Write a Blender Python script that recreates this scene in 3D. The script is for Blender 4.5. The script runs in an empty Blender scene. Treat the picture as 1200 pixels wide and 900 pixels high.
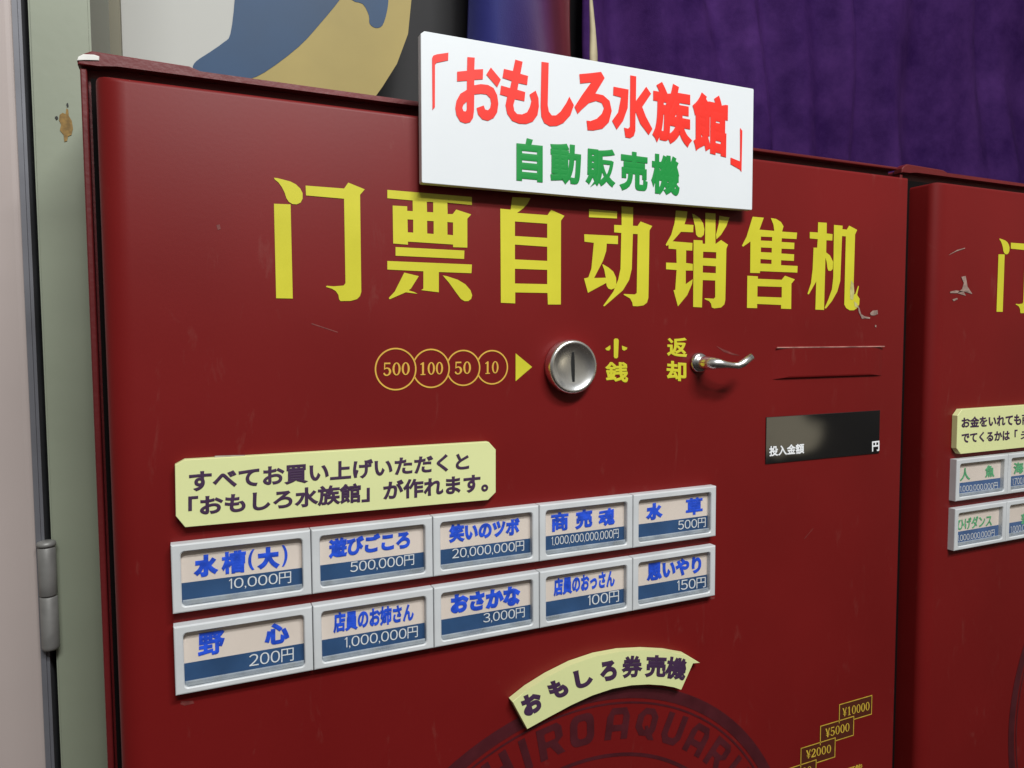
import bpy, bmesh, math, random
from mathutils import Vector, Matrix, Euler
random.seed(7)
S = bpy.context.scene
COL = S.collection
MM = 0.001
ZC = 1.3                      # height of the lens above the floor; all drawing heights are given in mm from it

# ------------------------------------------------------------------ camera
cam = bpy.data.cameras.new('camera'); co = bpy.data.objects.new('camera', cam); COL.objects.link(co)
F, RX, RY, RZ = 842.881333, -0.05895678, 0.00536222, -0.41997712
cam.sensor_width = 36; cam.lens = F/1200*36; cam.clip_start = .01; cam.clip_end = 50
def _rot():
    cx, sx, cy, sy, cz, sz = math.cos(RX), math.sin(RX), math.cos(RY), math.sin(RY), math.cos(RZ), math.sin(RZ)
    Rz = Matrix(((cz,-sz,0),(sz,cz,0),(0,0,1))); Rx = Matrix(((1,0,0),(0,cx,-sx),(0,sx,cx))); Ry = Matrix(((cy,0,sy),(0,1,0),(-sy,0,cy)))
    return Rz @ Rx @ Ry @ Matrix(((1,0,0),(0,0,-1),(0,1,0)))
co.matrix_world = Matrix.Translation((0, -.4, ZC)) @ _rot().to_4x4()
S.camera = co

# ------------------------------------------------------------------ surroundings light and lamps
S.view_settings.view_transform = 'Standard'; S.view_settings.look = 'None'
S.view_settings.exposure = 0.0; S.view_settings.gamma = 1
w = bpy.data.worlds.new('World'); S.world = w; w.use_nodes = True
nt = w.node_tree; N = nt.nodes; L = nt.links
bg = N['Background']
tc = N.new('ShaderNodeTexCoord'); sx = N.new('ShaderNodeSeparateXYZ'); L.new(tc.outputs['Generated'], sx.inputs[0])
rp = N.new('ShaderNodeValToRGB'); L.new(sx.outputs['Z'], rp.inputs[0])
mr = N.new('ShaderNodeMapRange'); L.new(sx.outputs['Z'], mr.inputs[0]); mr.inputs[1].default_value = -1; mr.inputs[2].default_value = 1
L.new(mr.outputs[0], rp.inputs[0])
e = rp.color_ramp.elements; e[0].position = .34; e[0].color = (.05,.042,.038,1); e[1].position = .85; e[1].color = (.36,.37,.38,1)
x = e.new(.5); x.color = (.24,.23,.21,1); x = e.new(.62); x.color = (.40,.395,.38,1)
nz = N.new('ShaderNodeTexNoise'); nz.inputs['Scale'].default_value = 2.6; nz.inputs['Detail'].default_value = 2; L.new(tc.outputs['Generated'], nz.inputs['Vector'])
nr = N.new('ShaderNodeValToRGB'); L.new(nz.outputs['Fac'], nr.inputs[0])
nr.color_ramp.elements[0].position = .42; nr.color_ramp.elements[0].color = (.42,.42,.45,1); nr.color_ramp.elements[1].position = .56; nr.color_ramp.elements[1].color = (1.3,1.25,1.12,1)
# bright beige spot added to the world for the display glass to reflect
sp = N.new('ShaderNodeVectorMath'); sp.operation = 'DOT_PRODUCT'; sp.inputs[1].default_value = Vector((.664,-.737,-.115)).normalized()
nz2 = N.new('ShaderNodeTexNoise'); nz2.inputs['Scale'].default_value = 9; L.new(tc.outputs['Generated'], nz2.inputs['Vector'])
av = N.new('ShaderNodeVectorMath'); av.operation = 'MULTIPLY_ADD'; av.inputs[1].default_value = (.22,.22,.22); L.new(nz2.outputs['Color'], av.inputs[0])
of = N.new('ShaderNodeVectorMath'); of.operation = 'SUBTRACT'; of.inputs[1].default_value = (.11,.11,.11); L.new(tc.outputs['Generated'], of.inputs[0]); L.new(of.outputs[0], av.inputs[2])
nn = N.new('ShaderNodeVectorMath'); nn.operation = 'NORMALIZE'; L.new(av.outputs[0], nn.inputs[0]); L.new(nn.outputs[0], sp.inputs[0])
sm = N.new('ShaderNodeMapRange'); sm.interpolation_type = 'SMOOTHSTEP'; sm.inputs[1].default_value = .9974; sm.inputs[2].default_value = .9983; L.new(sp.outputs['Value'], sm.inputs[0])
mx = N.new('ShaderNodeMix'); mx.data_type = 'RGBA'; mx.blend_type = 'MULTIPLY'; mx.inputs['Factor'].default_value = 1
L.new(rp.outputs[0], mx.inputs['A']); L.new(nr.outputs[0], mx.inputs['B']); 
m2x = N.new('ShaderNodeMix'); m2x.data_type = 'RGBA'; L.new(sm.outputs[0], m2x.inputs['Factor']); L.new(mx.outputs['Result'], m2x.inputs['A']); m2x.inputs['B'].default_value = (2.3,2.05,1.5,1)
L.new(m2x.outputs['Result'], bg.inputs['Color'])
bg.inputs['Strength'].default_value = 0.66
def lamp(name, loc, target, sx_, sy_, power, col=(1,1,1)):
    l = bpy.data.lights.new(name, 'AREA'); l.shape = 'RECTANGLE'; l.size = sx_; l.size_y = sy_; l.energy = power; l.color = col
    o = bpy.data.objects.new(name, l); COL.objects.link(o); o.location = loc
    o.rotation_euler = (Vector(target)-Vector(loc)).to_track_quat('-Z', 'Y').to_euler(); return o
lamp('ceiling_tube_lamp', (.42, -1.15, ZC+1.25), (.2, 0, ZC-.1), .7, .12, 25, (.98,1,1))
lamp('ceiling_tube_lamp', (-.05, -1.6, ZC+1.35), (.2, 0, ZC-.1), .6, .12, 21.5, (.98,1,.99))

# ------------------------------------------------------------------ materials
def mat(name, col, rough=.5, metal=0, spec=.5, mottle=0, mscale=6, bump=0, bscale=300, dark=None, coat=0):
    m = bpy.data.materials.new(name); m.use_nodes = True; n = m.node_tree.nodes; l = m.node_tree.links
    b = n['Principled BSDF']; b.inputs['Base Color'].default_value = (*col, 1); b.inputs['Roughness'].default_value = rough
    b.inputs['Metallic'].default_value = metal; b.inputs['Specular IOR Level'].default_value = spec; b.inputs['Coat Weight'].default_value = coat
    t = n.new('ShaderNodeTexCoord')
    if mottle:
        a = n.new('ShaderNodeTexNoise'); a.inputs['Scale'].default_value = mscale; a.inputs['Detail'].default_value = 6; l.new(t.outputs['Object'], a.inputs['Vector'])
        r = n.new('ShaderNodeValToRGB'); l.new(a.outputs['Fac'], r.inputs[0])
        d = dark or tuple(c*(1-mottle) for c in col)
        r.color_ramp.elements[0].position = .32; r.color_ramp.elements[0].color = (*d, 1)
        r.color_ramp.elements[1].position = .68; r.color_ramp.elements[1].color = (*[c*(1+mottle*.35) for c in col], 1)
        l.new(r.outputs[0], b.inputs['Base Color'])
        r2 = n.new('ShaderNodeMapRange'); l.new(a.outputs['Fac'], r2.inputs[0]); r2.inputs[3].default_value = max(0, rough-.07); r2.inputs[4].default_value = min(1, rough+.07)
        l.new(r2.outputs[0], b.inputs['Roughness'])
    if bump:
        a = n.new('ShaderNodeTexNoise'); a.inputs['Scale'].default_value = bscale; a.inputs['Detail'].default_value = 2; l.new(t.outputs['Object'], a.inputs['Vector'])
        u = n.new('ShaderNodeBump'); u.inputs['Strength'].default_value = bump; u.inputs['Distance'].default_value = .001
        l.new(a.outputs['Fac'], u.inputs['Height']); l.new(u.outputs[0], b.inputs['Normal'])
    return m
def scuffs(m, col, amount):
    n = m.node_tree.nodes; l = m.node_tree.links; b = n['Principled BSDF']; src = b.inputs['Base Color'].links[0].from_socket
    t = n.new('ShaderNodeTexCoord'); mp = n.new('ShaderNodeMapping'); mp.inputs['Scale'].default_value = (34,34,9); mp.inputs['Rotation'].default_value = (0,.5,0); l.new(t.outputs['Object'], mp.inputs[0])
    a = n.new('ShaderNodeTexNoise'); a.inputs['Scale'].default_value = 2.2; a.inputs['Detail'].default_value = 9; a.inputs['Roughness'].default_value = .72; a.inputs['Distortion'].default_value = .6; l.new(mp.outputs[0], a.inputs['Vector'])
    r = n.new('ShaderNodeMapRange'); r.inputs[1].default_value = .60; r.inputs[2].default_value = .78; r.inputs[4].default_value = amount; l.new(a.outputs['Fac'], r.inputs[0])
    x = n.new('ShaderNodeMix'); x.data_type = 'RGBA'; l.new(r.outputs[0], x.inputs['Factor']); l.new(src, x.inputs['A']); x.inputs['B'].default_value = (*col, 1); l.new(x.outputs['Result'], b.inputs['Base Color'])
def clear(name, tint=(1,1,1), gloss=.08, haze=0.0, hazecol=(.6,.62,.64)):
    m = bpy.data.materials.new(name); m.use_nodes = True; n = m.node_tree.nodes; l = m.node_tree.links
    n.remove(n['Principled BSDF']); out = n['Material Output']
    a = n.new('ShaderNodeBsdfTransparent'); a.inputs[0].default_value = (*tint, 1)
    g = n.new('ShaderNodeBsdfGlossy'); g.inputs['Roughness'].default_value = .08
    f = n.new('ShaderNodeFresnel'); f.inputs['IOR'].default_value = 1.45
    gb = n.new('ShaderNodeNewGeometry'); sb = n.new('ShaderNodeMath'); sb.operation = 'SUBTRACT'; sb.inputs[0].default_value = 1; l.new(gb.outputs['Backfacing'], sb.inputs[1])
    mu = n.new('ShaderNodeMath'); mu.operation = 'MULTIPLY'; l.new(f.outputs[0], mu.inputs[0]); l.new(sb.outputs[0], mu.inputs[1])
    x = n.new('ShaderNodeMixShader'); l.new(mu.outputs[0], x.inputs[0]); l.new(a.outputs[0], x.inputs[1]); l.new(g.outputs[0], x.inputs[2])
    last = x
    if haze:
        d = n.new('ShaderNodeBsdfDiffuse'); d.inputs[0].default_value = (*hazecol, 1)
        t = n.new('ShaderNodeTexCoord'); z = n.new('ShaderNodeTexNoise'); z.inputs['Scale'].default_value = 90; z.inputs['Detail'].default_value = 3
        l.new(t.outputs['Object'], z.inputs['Vector'])
        r = n.new('ShaderNodeMapRange'); r.inputs[1].default_value = .35; r.inputs[2].default_value = .65; r.inputs[3].default_value = haze*.62; r.inputs[4].default_value = min(1, haze*1.2); l.new(z.outputs['Fac'], r.inputs[0])
        y = n.new('ShaderNodeMixShader'); l.new(r.outputs[0], y.inputs[0]); l.new(x.outputs[0], y.inputs[1]); l.new(d.outputs[0], y.inputs[2]); last = y
    l.new(last.outputs[0], out.inputs['Surface']); return m
M = {}
M['red'] = mat('dark_red_paint', (.160,.0076,.0076), .44, spec=.20, mottle=.13, mscale=7, bump=.022, bscale=420)
scuffs(M['red'], (.20,.055,.045), .5)
M['redcab'] = mat('cabinet_red_paint', (.14,.0095,.011), .42, mottle=.2, mscale=12, bump=.15, bscale=300)
M['rubber'] = mat('black_rubber', (.004,.003,.003), .9, spec=.1)
M['chip'] = mat('chipped_white_primer', (.75,.74,.7), .6, mottle=.2, mscale=60)
M['scratch'] = mat('scraped_paint', (.36,.24,.2), .6, mottle=.55, mscale=220)
M['scrap'] = mat('grey_paper_scrap', (.40,.36,.30), .8, mottle=.3, mscale=200)
M['edge'] = mat('worn_pink_highlight', (.42,.20,.17), .5, mottle=.5, mscale=120)
M['rub'] = mat('pale_rub_mark', (.19,.035,.03), .6, mottle=.4, mscale=240)
M['worn'] = mat('worn_yellow', (.50,.46,.17), .6, mottle=.25, mscale=200)
M['yellow'] = mat('yellow_vinyl', (.60,.555,.03), .4, mottle=.08, mscale=30)
M['orange'] = mat('orange_yellow_print', (.68,.40,.06), .45, mottle=.1, mscale=60)
M['tag'] = mat('worn_yellow_print', (.60,.40,.045), .5, mottle=.25, mscale=160)
M['tagback'] = mat('brown_red_print', (.075,.014,.006), .45, mottle=.1)
M['seal'] = mat('faded_dark_print', (.070,.008,.013), .44, mottle=.3, mscale=60)
M['plastic'] = mat('pale_grey_plastic', (.60,.615,.63), .4, mottle=.09, mscale=40, bump=.04)
M['cream'] = mat('cream_card', (.88,.75,.66), .6, mottle=.06, mscale=25)
M['navy'] = mat('navy_print', (.038,.10,.235), .45, mottle=.22, mscale=45)
M['navy2'] = mat('blue_print', (.085,.16,.35), .45, mottle=.2, mscale=45)
M['blue'] = mat('blue_marker_ink', (.025,.11,.85), .5, mottle=.35, mscale=260)
M['green'] = mat('green_marker_ink', (.14,.52,.24), .5, mottle=.3, mscale=260)
M['white'] = mat('white_print', (.84,.85,.87), .5)
M['board'] = mat('white_foam_board', (.71,.735,.76), .45, mottle=.03, mscale=8)
M['boardedge'] = mat('foam_board_edge', (.78,.78,.78), .8, mottle=.2, mscale=120)
M['signred'] = mat('red_cut_vinyl', (.85,.03,.018), .4, mottle=.06, mscale=40)
M['signgreen'] = mat('green_cut_vinyl', (.006,.26,.045), .4, mottle=.06, mscale=40)
M['lime'] = mat('pale_yellow_green_card', (.71,.74,.36), .5, mottle=.05, mscale=14)
M['limeedge'] = mat('pale_foam_edge', (.88,.88,.80), .7, mottle=.1, mscale=80)
M['purple'] = mat('dark_purple_print', (.050,.020,.062), .55, mottle=.15, mscale=90)
M['chrome'] = mat('worn_chrome', (.93,.93,.93), .26, metal=1, mottle=.06, mscale=70)
M['chromerim'] = mat('worn_chrome_rim', (.70,.70,.71), .24, metal=1, mottle=.12, mscale=90)
M['black'] = mat('slot_black', (.004,.004,.004), .6)
M['glass'] = mat('dark_display_glass', (.004,.004,.005), .05, spec=.8)
M['jamb'] = mat('grey_green_painted_steel', (.26,.285,.21), .5, mottle=.12, mscale=9, bump=.08, bscale=120)
M['olive'] = mat('olive_trim', (.20,.185,.125), .6, mottle=.15, mscale=14)
M['door'] = mat('pinkish_grey_door', (.40,.335,.315), .5, mottle=.08, mscale=6)
M['steel'] = mat('blue_grey_steel', (.17,.17,.19), .4, metal=.3, mottle=.2, mscale=20)
M['hinge'] = mat('dull_hinge_steel', (.25,.245,.235), .5, metal=.3, mottle=.25, mscale=60)
M['rust'] = mat('rust_stain', (.27,.16,.045), .8, mottle=.5, mscale=300)
M['wall'] = mat('dim_wall', (.012,.011,.012), .7, mottle=.3, mscale=8)
M['picwhite'] = mat('picture_white', (.48,.48,.45), .5, spec=.15, mottle=.05, mscale=5)
M['picblue'] = mat('picture_blue', (.035,.075,.15), .45, spec=.15, mottle=.25, mscale=8)
M['pictan'] = mat('picture_tan', (.38,.30,.11), .5, spec=.15, mottle=.16, mscale=7)
M['cordcream'] = mat('cream_cord', (.50,.43,.27), .7, mottle=.2, mscale=60)
def cloth(name, c0, c1, c2=None):
    m = mat(name, c0, .75, mottle=.3, mscale=14, bump=.35, bscale=900); n = m.node_tree.nodes; l = m.node_tree.links
    b = n['Principled BSDF']; b.inputs['Sheen Weight'].default_value = .04; b.inputs['Specular IOR Level'].default_value = .08; b.inputs['Sheen Roughness'].default_value = .4; b.inputs['Sheen Tint'].default_value = (*[min(1, c*6) for c in c1], 1)
    t = n.new('ShaderNodeTexCoord'); z = n.new('ShaderNodeTexNoise'); z.inputs['Scale'].default_value = 9; z.inputs['Detail'].default_value = 7; z.inputs['Roughness'].default_value = .7
    l.new(t.outputs['Object'], z.inputs['Vector'])
    r = n.new('ShaderNodeValToRGB'); l.new(z.outputs['Fac'], r.inputs[0]); r.color_ramp.elements[0].position = .35; r.color_ramp.elements[1].position = .72
    r.color_ramp.elements[0].color = (*c0, 1); r.color_ramp.elements[1].color = (*c1, 1); l.new(r.outputs[0], b.inputs['Base Color'])
    return m
M['velvet'] = cloth('purple_curtain_cloth', (.042,.012,.108), (.125,.044,.24))
def banded():
    m = mat('blue_to_red_cloth', (.02,.02,.15), .6, bump=.2, bscale=700); n = m.node_tree.nodes; l = m.node_tree.links
    t = n.new('ShaderNodeTexCoord'); s = n.new('ShaderNodeSeparateXYZ'); l.new(t.outputs['Object'], s.inputs[0])
    q = n.new('ShaderNodeMapRange'); q.inputs[1].default_value = -.075; q.inputs[2].default_value = .075; l.new(s.outputs['X'], q.inputs[0])
    r = n.new('ShaderNodeValToRGB'); l.new(q.outputs[0], r.inputs[0]); E_ = r.color_ramp.elements
    E_[0].position = .0; E_[0].color = (.014,.016,.09,1); E_[1].position = 1; E_[1].color = (.24,.035,.04,1)
    for p, c in ((.28,(.03,.034,.28)), (.5,(.08,.036,.22)), (.74,(.19,.034,.08))):
        k = E_.new(p); k.color = (*c, 1)
    l.new(r.outputs[0], n['Principled BSDF'].inputs['Base Color']); return m
M['banded'] = banded()

# ------------------------------------------------------------------ object helpers
BASE = {}
def tag(o, label=None, cat=None, group=None, kind=None):
    for k, v in (('label',label),('category',cat),('group',group),('kind',kind)):
        if v: o[k] = v
    return o
def empty(name, loc, label, cat, group=None):
    o = bpy.data.objects.new(name, None); COL.objects.link(o); o.location = loc; o.empty_display_size = .05
    BASE[o] = Vector(loc); return tag(o, label, cat, group)
def link(name, me, m, parent=None, origin=None):
    """me holds world coordinates; they become local to the parent's base, or to origin for a thing of one mesh"""
    b = BASE[parent] if parent else Vector(origin or (0,0,0))
    me.transform(Matrix.Translation(-b)); me.materials.clear()
    for k in (m if isinstance(m, (list, tuple)) else [m]): me.materials.append(k)
    me.name = name
    o = bpy.data.objects.new(name, me); COL.objects.link(o)
    if parent: o.parent = parent
    else: o.location = b
    BASE[o] = b; return o
def fin(bm, smooth=False):
    bmesh.ops.recalc_face_normals(bm, faces=bm.faces)
    me = bpy.data.meshes.new('m'); bm.to_mesh(me); bm.free()
    if smooth:
        me.polygons.foreach_set('use_smooth', [True]*len(me.polygons))
    return me
def W(u, y, v): return Vector((u*MM, y*MM, ZC+v*MM))
def prism_bm(bm, pts, y0, y1, bev=0, seg=2, edgemat=0):
    """outline pts [(u,v)] on the machine front, extruded from y0 (front) to y1 (back)"""
    fs = [bm.verts.new(W(u, y0, v)) for u, v in pts]; bs = [bm.verts.new(W(u, y1, v)) for u, v in pts]
    f = bm.faces.new(fs); bm.faces.new(bs[::-1]); n = len(pts)
    for i in range(n):
        q = bm.faces.new((fs[i], bs[i], bs[(i+1)%n], fs[(i+1)%n])); q.material_index = edgemat
    if bev: bmesh.ops.bevel(bm, geom=list(f.edges), offset=bev*MM, segments=seg, affect='EDGES', profile=.5)
def prism(pts, y0, y1, bev=0, seg=2, edgemat=0):
    bm = bmesh.new(); prism_bm(bm, pts, y0, y1, bev, seg, edgemat); return fin(bm)
def rect(u0, v0, u1, v1): return [(u0,v0),(u1,v0),(u1,v1),(u0,v1)]
def rrect(u0, v0, u1, v1, r, n=5):
    p = []
    for cx, cy, a in ((u1-r,v0+r,-90),(u1-r,v1-r,0),(u0+r,v1-r,90),(u0+r,v0+r,180)):
        for k in range(n+1):
            t = math.radians(a+90*k/n); p.append((cx+r*math.cos(t), cy+r*math.sin(t)))
    return p
def box(u0, y0, v0, u1, y1, v1, bev=0):
    bm = bmesh.new(); bmesh.ops.create_cube(bm, size=1)
    for q in bm.verts: q.co = W(u0+(q.co.x+.5)*(u1-u0), y0+(q.co.y+.5)*(y1-y0), v0+(q.co.z+.5)*(v1-v0))
    if bev: bmesh.ops.bevel(bm, geom=bm.edges[:], offset=bev*MM, segments=2, affect='EDGES')
    return fin(bm)
def loops(bm, rings, closed=True, caps=True):
    vs = [[bm.verts.new(p) for p in r] for r in rings]
    for a, b in zip(vs, vs[1:]):
        n = len(a)
        for i in range(n if closed else n-1): bm.faces.new((a[i], a[(i+1)%n], b[(i+1)%n], b[i]))
    if caps: bm.faces.new(vs[0]); bm.faces.new(vs[-1])
def lathe(cu, cv, prof, n=48):
    """profile [(radius, y)] turned about the axis that stands out of the front at (cu, cv)"""
    bm = bmesh.new()
    loops(bm, [[W(cu+r*math.cos(2*math.pi*k/n), y, cv+r*math.sin(2*math.pi*k/n)) for k in range(n)] for r, y in prof])
    return fin(bm, True)
def tube(pts, rad, n=14):
    P_ = [Vector(p) for p in pts]; bm = bmesh.new(); rings = []
    for i, p in enumerate(P_):
        d = (P_[min(i+1, len(P_)-1)]-P_[max(i-1, 0)]).normalized()
        a = d.cross(Vector((0,0,1)));  a = a.normalized() if a.length > .01 else Vector((1,0,0)); b = a.cross(d)
        r = rad[i] if isinstance(rad, (list,tuple)) else rad
        rings.append([p+(a*math.cos(2*math.pi*k/n)+b*math.sin(2*math.pi*k/n))*r for k in range(n)])
    loops(bm, rings); return fin(bm, True)

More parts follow.
